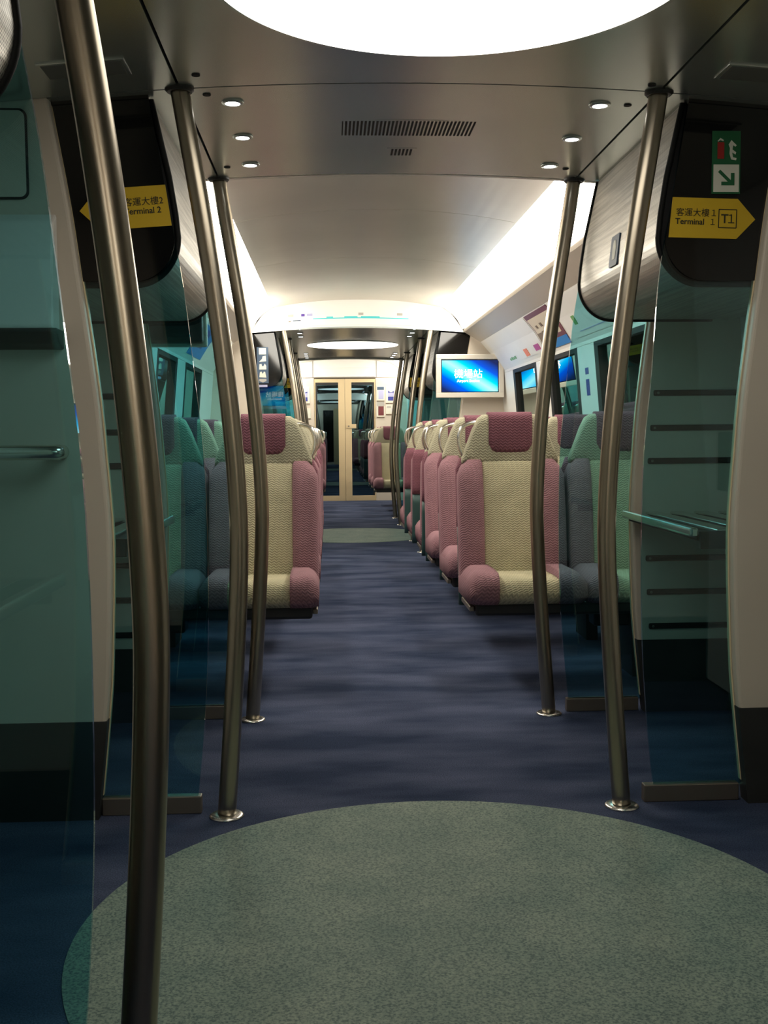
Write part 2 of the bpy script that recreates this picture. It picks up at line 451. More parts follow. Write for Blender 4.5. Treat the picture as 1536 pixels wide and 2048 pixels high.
# ------------------------------------------------------------------ side walls
WIN = {1: ((4.45, 6.45), (6.88, 7.82), (8.25, 9.30), (14.5, 15.7), (16.1, 17.3), (-2.6, 0.1)), -1: ((4.45, 6.35), (6.75, 7.65), (8.05, 9.10), (14.5, 15.7), (16.1, 17.3), (-2.6, 0.1))}
Z_W0, Z_W1 = 0.84, 1.63
def wx(z):                      # inner face of the body side, leaning in towards the top
    if z < 0.55: return 1.40
    return 1.40 - (z - 0.55) * 0.10 / 1.13
wn = 0
for s, nm in SIDES:
    # lower wall, full length
    wall = struct(bm_obj('wall_' + nm, prism([(s * 1.40, 0), (s * wx(Z_W0), Z_W0), (s * 1.46, Z_W0), (s * 1.46, 0)], 'y', Y_REAR, Y_END), 'cream_laminate'))
    wins = sorted(WIN[s])
    edges = [Y_REAR] + [e for wv in wins for e in wv] + [Y_END]
    for a, b in zip(edges[::2], edges[1::2]):          # piers between the windows
        bm_obj('pier', prism([(s * wx(Z_W0), Z_W0), (s * wx(Z_W1), Z_W1), (s * 1.46, Z_W1), (s * 1.46, Z_W0)], 'y', a, b, 0.006), 'white_panel', wall)
    bm_obj('upper_wall', prism([(s * wx(Z_W1), Z_W1), (s * 1.30, 2.3), (s * 1.46, 2.3), (s * 1.46, Z_W1)], 'y', Y_REAR, Y_END), 'white_panel', wall)
    for a, b in wins:
        wn += 1
        pane = struct(bm_obj('window_%d' % wn, prism([(s * (wx(Z_W0) + 0.030), Z_W0), (s * (wx(Z_W1) + 0.030), Z_W1), (s * (wx(Z_W1) + 0.036), Z_W1), (s * (wx(Z_W0) + 0.036), Z_W0)], 'y', a, b), 'glass_window'), 'dark night window on the %s body side' % nm)
        # black rubber gasket: two stiles, two rails
        def gs(y0, y1, z0, z1):
            return prism([(s * (wx(z0) + 0.002), z0), (s * (wx(z1) + 0.002), z1), (s * (wx(z1) + 0.05), z1), (s * (wx(z0) + 0.05), z0)], 'y', y0, y1)
        for y0, y1 in ((a, a + 0.085), (b - 0.085, b)):
            bm_obj('gasket_stile', gs(y0, y1, Z_W0, Z_W1), 'rubber', pane)
        for z0, z1 in ((Z_W0, Z_W0 + 0.04), (Z_W1 - 0.03, Z_W1)):
            bm_obj('gasket_rail', gs(a + 0.085, b - 0.085, z0, z1), 'rubber', pane)
    # advertising cornice and valance, along the seating areas only
    for a, b in HIGH:
        c = struct(bm_obj('trim_1', prism([(s * 1.325, 1.655), (s * 1.305, 1.650), (s * 1.290, 1.675), (s * 1.20, 1.815), (s * 1.112, 1.915), (s * 1.15, 1.95), (s * 1.38, 1.95), (s * 1.38, 1.66)], 'y', a, b - 0.002), 'white_panel'), 'white sloping advertising cornice above the %s windows' % nm)
        c.name = 'trim_%d' % (10 + len([o for o in bpy.data.objects if o.name.startswith('trim_')]))
        v = bm_obj('valance', prism([(s * 1.112, 1.917), (s * 0.965, 2.005), (s * 0.955, 2.025), (s * 0.975, 2.032), (s * 1.13, 1.945)], 'y', a, b - 0.002), 'valance', c)

# sliding body doors in the vestibules
dn = 0
for a, b in VEST:
    for s, nm in SIDES:
        dn += 1
        d = struct(bm_obj('door_%d' % dn, bm_box(min(s * 1.36, s * 1.39), max(s * 1.36, s * 1.39), a + 0.1, b - 0.06, 0.02, 1.98, 0.008), 'white_panel'), 'sliding body door on the %s of the vestibule' % nm)
        ym = (a + b) / 2
        for y0, y1 in ((a + 0.22, ym - 0.1), (ym + 0.1, b - 0.2)):
            bm_obj('door_pane', bm_box(min(s * 1.352, s * 1.36), max(s * 1.352, s * 1.36), y0, y1, 0.85, 1.75, 0.003), 'black_gloss', d)

# ------------------------------------------------------------------ partition walls, glass, lockers, shelves, poles
WALL_P = [(0, 0.945), (0.29, 0.913), (0.45, 0.900), (0.8, 0.889), (1.05, 0.903), (1.2, 0.914), (1.4, 0.937), (1.52, 0.953), (1.75, 0.982), (2.06, 1.034)]
GLASS_P = [(0.03, 0.664), (0.25, 0.641), (0.5, 0.625), (0.75, 0.621), (0.95, 0.623), (1.08, 0.629), (1.22, 0.643), (1.40, 0.661), (1.54, 0.677), (1.7, 0.704), (2.05, 0.761)]
POLE_P = [(0.0, 0.577), (0.27, 0.556), (0.5, 0.5405), (0.7, 0.530), (0.85, 0.5275), (1.05, 0.5365), (1.26, 0.555), (1.5, 0.583), (1.7, 0.612), (1.9, 0.644), (2.05, 0.668)]

def zsamp(prof, z0, z1, n):
    return [(lerp_prof(prof, z0 + (z1 - z0) * i / n), z0 + (z1 - z0) * i / n) for i in range(n + 1)]
smooth_wall = [(p.x, p.y) for p in spline([(z, x, 0) for z, x in WALL_P], 5)]
smooth_glass = [(p.x, p.y) for p in spline([(z, x, 0) for z, x in GLASS_P], 5)]

ORD = {0: 'at the luggage bay beside the camera', 1: 'at the near luggage bay', 2: 'at the luggage bay beyond the screen', 3: 'at the luggage bay nearest the end door'}
def partition_wall(s, nm, y0, y1, n):
    ox = 0.012 if s > 0 else 0.0
    pts = [(s * (x + ox), z) for x, z in zsamp(smooth_wall, 0.0, 2.05, 30)]
    poly = pts + [(s * 1.42, 2.05), (s * 1.42, 0)]
    o = bm_obj('wall_%s' % nm, prism(poly, 'y', y0, y1), 'cream_laminate')
    struct(o, 'cream laminate cross wall of the %s luggage bays' % nm)
    md = o.modifiers.new('bevel', 'BEVEL'); md.width = 0.010; md.segments = 3; md.limit_method = 'ANGLE'; md.angle_limit = math.radians(50)
    kp = [(s * (x + ox - 0.003), z) for x, z in zsamp(smooth_wall, 0.0, 0.286, 8)]
    bm_obj('kick_panel', prism(kp + [(s * 1.42, 0.286), (s * 1.42, 0)], 'y', y0 - 0.004, y1 + 0.004), 'kick_dark', o)
    return o
def glass_partition(s, nm, y, facing, black, label):
    t = thing('glass_partition', label, 'partition', (s * 0.8, y, 0), 'tinted glass partitions of the luggage bays')
    def L(x): return s * x - s * 0.8
    inner = zsamp(smooth_glass, 0.045, 2.045, 34)
    if s > 0 and facing < 0: inner = [(x + 0.006 + 0.014 * max(0.0, min(1.0, (1.60 - z) / 0.35)), z) for x, z in inner]
    ox = 0.012 if s > 0 else 0.0
    outer = [(lerp_prof(smooth_wall, z) + ox - 0.002, z) for x, z in inner]
    bm_obj('glass_panel', prism([(L(x), z) for x, z in inner] + [(L(x), z) for x, z in outer[::-1]], 'y', -0.005, 0.005), 'glass_teal', t)
    # thin bright edge where the glass meets the wall
    ed = [(lerp_prof(smooth_wall, z) + ox - 0.005, z) for z in [0.06 + 1.95 * i / 24 for i in range(25)]]
    bm_obj('edge_strip', prism([(L(x), z) for x, z in ed] + [(L(x + 0.004), z) for x, z in ed[::-1]], 'y', -0.009, 0.009), 'cream_edge', t)
    bm_obj('base_rail', bm_box(min(L(0.652), L(0.938)), max(L(0.652), L(0.938)), -0.016, 0.016, 0.0, 0.052, 0.003), 'rail_metal', t)
    if black:
        fy = -0.0075 if facing < 0 else 0.0075
        zt = 2.043
        og = 0.006 if s > 0 else 0.0
        edge = [(lerp_prof(smooth_glass, z) + og, z) for z in [1.66 + (zt - 1.66) * i / 8 for i in range(9)]]
        x0 = lerp_prof(smooth_glass, 1.66) + og
        arc = []
        R = 0.115
        for i in range(1, 11):
            a = math.pi / 2 * i / 10
            arc.append((x0 - 0.004 + R - R * math.cos(a), 1.66 - 0.13 * math.sin(a)))
        outer = [(lerp_prof(smooth_wall, z) + ox - 0.003, z) for z in [1.53 + (zt - 1.53) * i / 8 for i in range(9)]]
        poly = edge[::-1] + arc + outer
        bm_obj('black_band', prism([(L(x), z) for x, z in poly], 'y', fy - 0.002, fy + 0.002), 'black_gloss', t)
    return t
def locker(s, nm, a, b, label):
    t = thing('overhead_locker', label, 'locker', (s * 1.0, (a + b) / 2, 1.5), 'perforated metal overhead lockers')
    prof = [(0.756, 2.036), (0.733, 1.93), (0.710, 1.824), (0.694, 1.72), (0.688, 1.655)]
    R = 0.125
    for i in range(1, 13):
        an = math.pi / 2 * i / 12
        prof.append((0.688 + R - R * math.cos(an), 1.655 - 0.132 * math.sin(an)))
    face = prof + [(1.28, 1.523)]
    back = [(x + 0.006, z + 0.006) for x, z in face[::-1]]
    def L(p): return [(s * x - s * 1.0, z - 1.5) for x, z in p]
    h = (b - a) / 2
    o = bm_obj('front_panel', prism(L(face + back), 'y', -h + 0.012, h - 0.012), 'perforated_metal', t)
    for e in (-1, 1):
        pts = [(s * x - s * 1.0, e * (h - 0.010), z - 1.5) for x, z in prof + [(1.2, 1.523)]]
        bm_obj('rubber_edge', tube(pts, 0.0085, 8), 'rubber', t, True)
        bm_obj('end_panel', prism(L([(x + 0.008, z - (0.006 if i == 0 else -0.006)) for i, (x, z) in enumerate(face[:-1])] + [(1.28, 1.53), (1.28, 1.985)]), 'y', e * (h - 0.018) - 0.004, e * (h - 0.018) + 0.004), 'black_plastic', t)
    return t
def shelf(s, nm, a, b, label):
    t = thing('luggage_shelf', label, 'shelf', (s * 1.1, (a + b) / 2, 0.783), 'luggage shelves in the bays')
    y0, y1 = a + 0.20 - (a + b) / 2, b - 0.005 - (a + b) / 2
    def L(x): return s * x - s * 1.1
    bm_obj('front_rail', bm_box(min(L(0.856), L(0.884)), max(L(0.856), L(0.884)), y0, y1, -0.017, 0.013, 0.009, 3), 'chrome', t)
    for i in range(5):
        x = 0.95 + i * 0.095
        bm_obj('deck_bar', bm_box(min(L(x), L(x + 0.055)), max(L(x), L(x + 0.055)), y0 + 0.02, y1, -0.006, 0.006, 0.004), 'chrome', t)
    bm_obj('deck_tray', bm_box(min(L(0.885), L(1.40)), max(L(0.885), L(1.40)), y0 + 0.02, y1, -0.030, -0.010, 0.003), 'rubber', t)
    bm_obj('end_bracket', bm_box(min(L(0.89), L(1.40)), max(L(0.89), L(1.40)), y0, y0 + 0.02, -0.055, 0.002, 0.003), 'black_plastic', t)
    return t
pole_mesh = {}
def pole(s, nm, y, label):
    t = thing('grab_pole', label, 'pole', (0, y, 0), 'bowed stainless grab poles')
    if s not in pole_mesh:
        pts = spline([(s * x, 0, z) for z, x in POLE_P], 5)
        o = bm_obj('tube', tube([tuple(p) for p in pts], 0.0265, 20), 'pole_steel', t, True)
        f = bm_obj('floor_flange', lathe([(0.026, 0.0), (0.050, 0.0), (0.050, 0.004), (0.044, 0.008), (0.0267, 0.010)], (s * 0.577, 0, 0), 32), 'flange_steel', t, True)
        c = bm_obj('ceiling_collar', lathe([(0.0, 2.052), (0.040, 2.052), (0.040, 2.044), (0.034, 2.038), (0.0, 2.037)], (s * 0.668, 0, 0), 32), 'kick_dark', t)
        pole_mesh[s] = (o.data, f.data, c.data)
    else:
        for n_, me in zip(('tube', 'floor_flange', 'ceiling_collar'), pole_mesh[s]):
            me_obj(n_, me, t)
    return t

PL = {0: ('by the camera', 'nearest the camera'), 1: ('first beyond the near green circle', 'second beyond the near green circle'), 2: ('just before the far vestibule, nearer one', 'just before the far vestibule, farther one'), 3: ('just after the far vestibule, nearer one', 'just after the far vestibule, farther one')}
for bi, (a, b) in enumerate(BAYS):
    for s, nm in SIDES:
        w0 = partition_wall(s, nm, a + 0.0, a + 0.05, 0)
        w1 = partition_wall(s, nm, b + 0.0, b + 0.045, 1)
        for z in (1.245, 1.111, 0.984, 0.606, 0.474, 0.340):
            x0 = lerp_prof(smooth_wall, z) + 0.060
            xa, xb = sorted((s * x0, s * 1.40))
            bm_obj('rubbing_strip', bm_box(xa, xb, b - 0.010, b + 0.004, z - 0.0115, z + 0.0115, 0.006, 2), 'rubber', w1)
            if bi == 1:
                o = bm_obj('strip_screw', lathe([(0, 0.0), (0.005, 0.0), (0.005, 0.0125), (0, 0.0125)], (0, 0, 0), 10), 'rail_metal', w1)
                o.rotation_euler = (math.pi / 2, 0, 0); o.location = (s * (x0 + 0.016), b, z)
        glass_partition(s, nm, a + 0.043, -1, bi in (1, 3) or bi == 2, 'teal tinted glass partition on the %s, front side, %s' % (nm, ORD[bi]))
        glass_partition(s, nm, b + 0.040, 1, False, 'teal tinted glass partition on the %s, rear side, %s' % (nm, ORD[bi]))
        locker(s, nm, a + 0.052, b - 0.0, 'curved perforated metal overhead locker on the %s, %s' % (nm, ORD[bi]))
        shelf(s, nm, a + 0.05, b, 'chrome edged luggage shelf on the %s, %s' % (nm, ORD[bi]))
        if bi > 0:
            pole(s, nm, a, 'bowed steel grab pole on the %s, %s' % (nm, PL[bi][0]))
        pole(s, nm, b, 'bowed steel grab pole on the %s, %s' % (nm, PL[bi][1]))
        
# fascias where the low ceiling meets the high one
def fascia(y0, y1, n, dz=0.012):
    k = 16
    lo = [(-0.965 + 1.93 * i / k, zv(-0.965 + 1.93 * i / k) - dz) for i in range(k + 1)]
    hi = [(0.965, 2.06), (0.80, 2.235), (0.4, 2.31), (0, 2.325), (-0.4, 2.31), (-0.80, 2.235), (-0.965, 2.06)]
    o = struct(bm_obj('trim_%d' % n, prism(lo + hi, 'y', y0, y1), 'white_panel'), 'curved white fascia at the step in the ceiling')
    for s in (-1, 1):
        bm_obj('fascia_wing', prism([(s * 0.965, zv(0.965) - dz), (s * 1.40, 1.96), (s * 1.40, 2.4), (s * 0.80, 2.40), (s * 0.8, 2.236)], 'y', y0, y1), 'white_panel', o)
    if dz > 0: bm_obj('fascia_edge', prism([(x, z + 0.004) for x, z in lo] + [(x, z - 0.010) for x, z in lo[::-1]], 'y', y0 - 0.004, y1), 'ceiling_metal', o)
    return o
fascia(4.165, 4.19, 1, -0.002); fascia(9.90, 9.925, 2); fascia(14.025, 14.05, 3); fascia(0.46, 0.485, 4)

# ------------------------------------------------------------------ ceiling fittings
def disc_light(y, r, label):
    t = thing('round_ceiling_light', label, 'light', (0, y, 2.05), 'round ceiling lights')
    bm_obj('diffuser', lathe([(0, -0.004), (r * 0.6, -0.003), (r - 0.008, 0.002), (r, 0.012), (r, 0.024), (0, 0.024)], (0, 0, 0), 96), 'light_diffuser', t, False)
    bm_obj('trim_ring', lathe([(r + 0.001, 0.006), (r + 0.010, 0.006), (r + 0.010, 0.024), (r + 0.001, 0.024)], (0, 0, 0), 96), 'ceiling_metal', t)
disc_light(2.31, 0.525, 'large round glowing ceiling light over the near green circle')
disc_light(11.95, 0.50, 'round glowing ceiling light in the far vestibule')
ON = {0: 'closest to the camera', 1: 'middle of three', 2: 'closest to the seats'}
def downlight(x, y, label):
    t = thing('downlight', label, 'downlight', (x, y, zv(x)), 'small recessed ceiling downlights')
    bm_obj('bezel', lathe([(0.022, -0.006), (0.031, -0.005), (0.034, 0.001), (0.022, 0.001)], (0, 0, 0), 24), 'ceiling_metal', t, True)
    bm_obj('lens', lathe([(0, -0.007), (0.022, -0.0055), (0.022, 0.001), (0, 0.001)], (0, 0, 0), 24), 'downlight_lens', t)
for s, nm in SIDES:
    for i, y in enumerate((3.23, 3.595, 3.955)):
        downlight(s * 0.535, y, 'small round downlight in the near bay ceiling, %s side, %s' % (nm, ON[i]))
    for i, y in enumerate((10.08, 10.45, 10.82)):
        downlight(s * 0.535, y, 'tiny round downlight in the far bay ceiling, %s side, %s' % (nm, ON[2 - i].replace('the camera', 'the green circle')))
    for i, y in enumerate((13.1, 13.45, 13.82)):
        downlight(s * 0.535, y, 'tiny round downlight past the far vestibule, %s side, %s' % (nm, ON[i].replace('the camera', 'the vestibule').replace('the seats', 'the end door')))
def grille(x0, x1, y0, y1, n, label, name='air_grille'):
    t = thing(name, label, 'vent', ((x0 + x1) / 2, (y0 + y1) / 2, zv(0)))
    cx, cy = (x0 + x1) / 2, (y0 + y1) / 2
    bm_obj('frame', bm_box(x0 - cx - 0.012, x1 - cx + 0.012, y0 - cy - 0.012, y1 - cy + 0.012, -0.0012, 0.004, 0.0), 'ceiling_metal', t)
    pit = (x1 - x0) / n
    me = None
    for i in range(n):
        xx = x0 - cx + pit * (i + 0.5)
        if me is None:
            o = bm_obj('slot', bm_box(-pit * 0.26, pit * 0.26, y0 - cy, y1 - cy, -0.0022, 0.0, 0.0), 'seam_dark', t); me = o.data
        else:
            o = me_obj('slot', me, t)
        o.location = (xx, 0, 0)
grille(-0.222, 0.205, 3.457, 3.617, 35, 'long slotted air grille in the near bay ceiling')
grille(-0.047, 0.030, 3.79, 3.87, 6, 'small slotted vent behind the long ceiling grille')
for s, nm in SIDES:
    if 'speaker_grey' not in MATS: mat('speaker_grey', (0.11, 0.115, 0.105, 1), 0.7)
    t = thing('ceiling_speaker', 'dark rectangular speaker plate in the vestibule ceiling on the %s' % nm, 'speaker', (s * 0.88, 2.88, zv(0.88) - 0.002), 'vestibule ceiling speakers'); t.rotation_euler = (0, s * 0.079, 0)
    bm_obj('plate', bm_box(-0.11, 0.11, -0.06, 0.06, -0.003, 0.006, 0.002), 'ceiling_metal', t)
    bm_obj('mesh_insert', bm_box(-0.10, 0.10, -0.05, 0.05, -0.004, -0.001, 0.001), 'speaker_grey', t)

# ------------------------------------------------------------------ fittings on the left wall of the near vestibule
t = thing('access_hatch', 'rounded square access hatch high on the left vestibule wall', 'hatch', (-1.19, 3.088, 1.87))
bm_obj('seam', bm_box(-0.107, 0.107, -0.003, 0.002, -0.122, 0.122, 0.0), 'seam_dark', t)
def rrect(w_, h_, r, n=6):
    p = []
    for cx, cy, a0 in ((w_ - r, h_ - r, 0), (-w_ + r, h_ - r, 90), (-w_ + r, -h_ + r, 180), (w_ - r, -h_ + r, 270)):
        for i in range(n + 1):
            a = math.radians(a0 + 90 * i / n); p.append((cx + r * math.cos(a), cy + r * math.sin(a)))
    return p
bpy.data.objects.remove([o for o in t.children][0])
bm_obj('seam', prism(rrect(0.107, 0.122, 0.022), 'y', -0.003, 0.002), 'seam_dark', t)
bm_obj('cover', prism(rrect(0.101, 0.116, 0.018), 'y', -0.006, -0.001), 'cream_laminate', t)
t = thing('wall_housing', 'bulging white housing with a curved lip on the left vestibule wall', 'housing', (-1.20, 3.088, 1.52))
hp = [(0.0, 0.19), (-0.03, 0.165), (-0.055, 0.10), (-0.070, 0.0), (-0.075, -0.125), (-0.070, -0.135), (0.0, -0.14)]
bm_obj('shell', prism(hp, 'x', -0.19, 0.19, 0.006), 'white_panel', t)
lip = [(-0.085 * math.cos(math.radians(a)) if False else y, z) for y, z, a in ((0.0, -0.13, 0), (-0.078, -0.128, 0), (-0.085, -0.138, 0), (-0.055, -0.168, 0), (-0.02, -0.180, 0), (0.0, -0.182, 0))]
bm_obj('lip', prism(lip, 'x', -0.20, 0.20, 0.004), 'kick_dark', t)
t = thing('grab_rail', 'short chrome grab rail on the left vestibule wall', 'handrail', (-1.17, 3.088, 1.055))
bm_obj('bar', tube(spline([(-0.16, 0, 0), (-0.16, -0.045, 0), (-0.145, -0.06, 0), (0.135, -0.06, 0), (0.152, -0.045, 0), (0.155, 0, 0)], 5), 0.0205, 14), 'chrome', t, True)

# ------------------------------------------------------------------ signs
def dir_sign(s, y, zh, label, no, detail=True, dx=0.0, tilt=0.0):
    """yellow arrow plate on the black glass band; the tip points outwards"""
    t = thing('direction_sign', label, 'sign', (s * 0.815 + dx, y, zh), 'yellow terminal direction signs')
    t.rotation_euler = (0, math.radians(tilt), 0)
    h = 0.0565
    xi, xs, xt = -0.122, 0.075, 0.128
    if s > 0:
        poly = [(xi, -h), (xs, -h), (xt, 0.0), (xs, h), (xi + 0.008, h)]
    else:
        poly = [(-xi, -h), (-xi - 0.008, h), (-xs, h), (-xt, 0.0), (-xs, -h)]
    bm_obj('plate', prism(poly, 'y', -0.0015, 0.0015), 'sign_yellow', t)
    if not detail: return t
    bx = 0.047 if s > 0 else -0.047
    tx = -0.104 if s > 0 else -0.005
    d1 = '１' if no == '1' else no
    text_obj('lettering', '客運大樓' + d1, 0.0245, (tx, -0.002, 0.006), 'sign_ink', t)
    if no == '1':
        text_obj('lettering', 'Terminal', 0.0235, (tx - 0.001, -0.002, -0.0185), 'sign_ink', t, bold=0.0003)
        text_obj('lettering', d1, 0.0225, (tx + 0.0965, -0.002, -0.0185), 'sign_ink', t)
        text_obj('lettering', 'T', 0.036, (bx - 0.0085, -0.002, -0.0125), 'sign_ink', t, 'CENTER', bold=0.0003)
        text_obj('lettering', d1, 0.034, (bx + 0.0105, -0.002, -0.0125), 'sign_ink', t, 'CENTER')
    else:
        text_obj('lettering', 'Terminal ' + no, 0.0235, (tx - 0.001, -0.002, -0.0185), 'sign_ink', t, bold=0.0003)
        text_obj('lettering', 'T' + no, 0.036, (bx, -0.002, -0.0125), 'sign_ink', t, 'CENTER', bold=0.0003)
    for x0, x1, z0, z1 in ((bx - 0.026, bx + 0.026, 0.0245, 0.0270), (bx - 0.026, bx + 0.026, -0.0270, -0.0245), (bx - 0.027, bx - 0.0245, -0.026, 0.026), (bx + 0.0245, bx + 0.027, -0.026, 0.026)):
        bm_obj('border', bm_box(x0, x1, -0.0022, -0.0012, z0, z1), 'sign_ink', t)
    return t
YB = BAYS[1][0] + 0.043 - 0.0115
dir_sign(1, YB, 1.706, 'yellow arrow sign reading Terminal 1 on the right black band', '1', dx=0.018, tilt=1.5)
dir_sign(-1, YB, 1.732, 'yellow arrow sign reading Terminal 2 on the left black band', '2', dx=-0.012, tilt=-4.0)
YB3 = BAYS[3][0] + 0.043 - 0.0115
dir_sign(1, YB3, 1.698, 'far yellow arrow sign beyond the screen on the right', '1')
dir_sign(-1, YB3, 1.698, 'far yellow arrow sign beyond the far vestibule on the left', '2')

t = thing('exit_sign', 'green and white emergency sign with arrow above the Terminal 1 sign', 'sign', (0.874, YB, 1.863))
bm_obj('plate', bm_box(-0.041, 0.041, -0.0015, 0.0015, -0.088, 0.088), 'sign_green', t)
bm_obj('arrow_field', bm_box(-0.037, 0.037, -0.0026, -0.001, -0.083, -0.006), 'sign_white', t)
def seg(x0, z0, x1, z1, wd, m, y0=-0.0036, y1=-0.0022):
    d = Vector((x1 - x0, z1 - z0)).normalized(); n = Vector((-d.y, d.x)) * wd / 2
    bm_obj('arrow', prism([(x0 + n.x, z0 + n.y), (x0 - n.x, z0 - n.y), (x1 - n.x, z1 - n.y), (x1 + n.x, z1 + n.y)], 'y', y0, y1), m, t)
seg(-0.021, -0.024, 0.014, -0.057, 0.009, 'sign_green')
seg(-0.014, -0.0595, 0.0235, -0.0595, 0.010, 'sign_green', -0.0038, -0.0024)
seg(0.0185, -0.064, 0.0185, -0.030, 0.010, 'sign_green', -0.0040, -0.0026)
bm_obj('red_block', bm_box(-0.026, -0.007, -0.003, -0.001, 0.010, 0.056), 'sign_red', t)
bm_obj('pictogram', prism([(-0.026, 0.060), (-0.018, 0.068), (-0.008, 0.062), (-0.010, 0.059), (-0.018, 0.062), (-0.024, 0.058)], 'y', -0.003, -0.001), 'sign_white', t)
bm_obj('pictogram', prism([(0.006, 0.050), (0.014, 0.062), (0.020, 0.056), (0.029, 0.048), (0.026, 0.044), (0.019, 0.048), (0.017, 0.036), (0.028, 0.028), (0.026, 0.022), (0.016, 0.028), (0.019, 0.014), (0.029, 0.012), (0.028, 0.006), (0.014, 0.008), (0.009, 0.024), (0.010, 0.040)], 'y', -0.003, -0.001), 'sign_white', t)

# pictogram notice on the far left black band
YB2 = BAYS[2][0] + 0.043 - 0.0115
t = thing('pictogram_notice', 'tall notice with white pictograms on the far left black band', 'sign', (-0.862, YB2, 1.73))
bm_obj('card', bm_box(-0.052, 0.052, -0.001, 0.0015, -0.17, 0.155, 0.0), 'slate_blue', t)
for z, h, m_ in ((0.118, 0.050, 'sign_white'), (0.050, 0.05, 'sign_white'), (-0.02, 0.052, 'sign_white'), (-0.09, 0.052, 'sign_white'), (-0.145, 0.03, 'poster_grey')):
    k = 0.032
    if z > 0.1: pg = [(-k, z - 0.028), (k, z - 0.028), (k, z + 0.028), (-k, z + 0.028)]
    elif z > 0.03: pg = [(-k, z - 0.028), (k, z - 0.022), (k * 0.9, z + 0.028), (0.0, z + 0.022), (-0.004, z)]
    elif z > -0.05: pg = [(-k, z - 0.026), (k, z - 0.026), (k, z + 0.006), (0.6 * k, z + 0.027), (0.25 * k, z + 0.004), (-0.2 * k, z + 0.004), (-0.3 * k, z + 0.024), (-0.9 * k, z + 0.022)]
    elif z > -0.12: pg = [(-k, z - 0.026), (k, z - 0.03), (0.7 * k, z + 0.020), (0.35 * k, z + 0.026), (0.0, z + 0.004), (-0.4 * k, z + 0.026), (-0.8 * k, z + 0.018)]
    else: pg = [(-k, z - 0.006), (0, z - 0.018), (k, z - 0.006), (k, z + 0.014), (-k, z + 0.014)]
    bm_obj('pictogram', prism(pg, 'y', -0.003, -0.0005), m_, t)
bm_obj('caption', bm_box(-0.04, 0.04, -0.0015, 0.001, -0.205, -0.184), 'poster_lavender', t)

# notice on the right locker
t = thing('locker_notice', 'small dark notice stuck on the right overhead locker', 'sticker', (0.6915, 3.64, 1.700))
t.rotation_euler = (0, math.radians(6.5), 0)
bm_obj('card', prism(rrect(0.050, 0.052, 0.008), 'x', -0.004, 0.001), 'slate_blue', t)
bm_obj('figure', prism([(-0.024, -0.03), (0.010, -0.03), (0.018, 0.012), (0.010, 0.034), (-0.012, 0.034), (-0.026, 0.01)], 'x', -0.0055, -0.003), 'sign_white', t)

# ------------------------------------------------------------------ screens
def tv(x0, x1, y, z0, z1, front, label):
    """front = -1 faces the camera, +1 faces away"""
    cx, cz = (x0 + x1) / 2, (z0 + z1) / 2
    t = thing('wall_screen', label, 'screen', (cx, y, cz))
    w_, h_ = (x1 - x0) / 2, (z1 - z0) / 2
    f = front
    cas = 'tv_frame' if f < 0 else 'black_plastic'
    bm_obj('casing', bm_box(-w_ + 0.012, w_ - 0.012, min(f * -0.06, f * -0.005), max(f * -0.06, f * -0.005), -h_ + 0.012, h_ - 0.012, 0.010), cas, t)
    # bezel, four strips
    bw = 0.046
    for a, b, c, d in ((-w_, w_, h_ - bw, h_), (-w_, w_, -h_, -h_ + bw), (-w_, -w_ + bw, -h_ + bw * 0.9, h_ - bw * 0.9), (w_ - bw, w_, -h_ + bw * 0.9, h_ - bw * 0.9)):
        bm_obj('bezel', bm_box(a, b, min(f * 0.016, f * -0.010), max(f * 0.016, f * -0.010), c, d, 0.006), 'tv_frame', t)
    bm_obj('inner_rim', bm_box(-w_ + bw - 0.002, w_ - bw + 0.002, min(f * 0.002, f * -0.006), max(f * 0.002, f * -0.006), -h_ + bw - 0.002, h_ - bw + 0.002), 'black_gloss', t)
    MATS['screen_picture'] = screen_mat(1.0 if f < 0 else -1.0)
    p = bm_obj('picture', bm_box(-w_ + bw + 0.008, w_ - bw - 0.008, min(f * 0.0035, 0), max(f * 0.0035, 0), -h_ + bw + 0.008, h_ - bw - 0.008), 'screen_picture', t)
    for s_, sz, z, b_ in (('機場站', 0.086, -0.012, 0.0), ('Airport Station', 0.033, -0.054, 0.0004)):
        text_obj('caption', s_, sz, (-0.015 * -f, f * 0.0045, z), 'screen_text', t, 'CENTER', bold=b_, back=(f > 0))
    bm_obj('mount_arm', bm_box(-0.06, 0.06, min(f * -0.12, f * -0.055), max(f * -0.12, f * -0.055), -0.06, 0.06), 'black_plastic', t)
    return t
tv(0.690, 1.300, 9.74, 1.410, 1.796, -1, 'wall screen with white frame showing blue picture')
tv(-1.345, -0.748, 4.40, 1.448, 1.83, 1, 'black back of a screen hung below the left overhead locker')

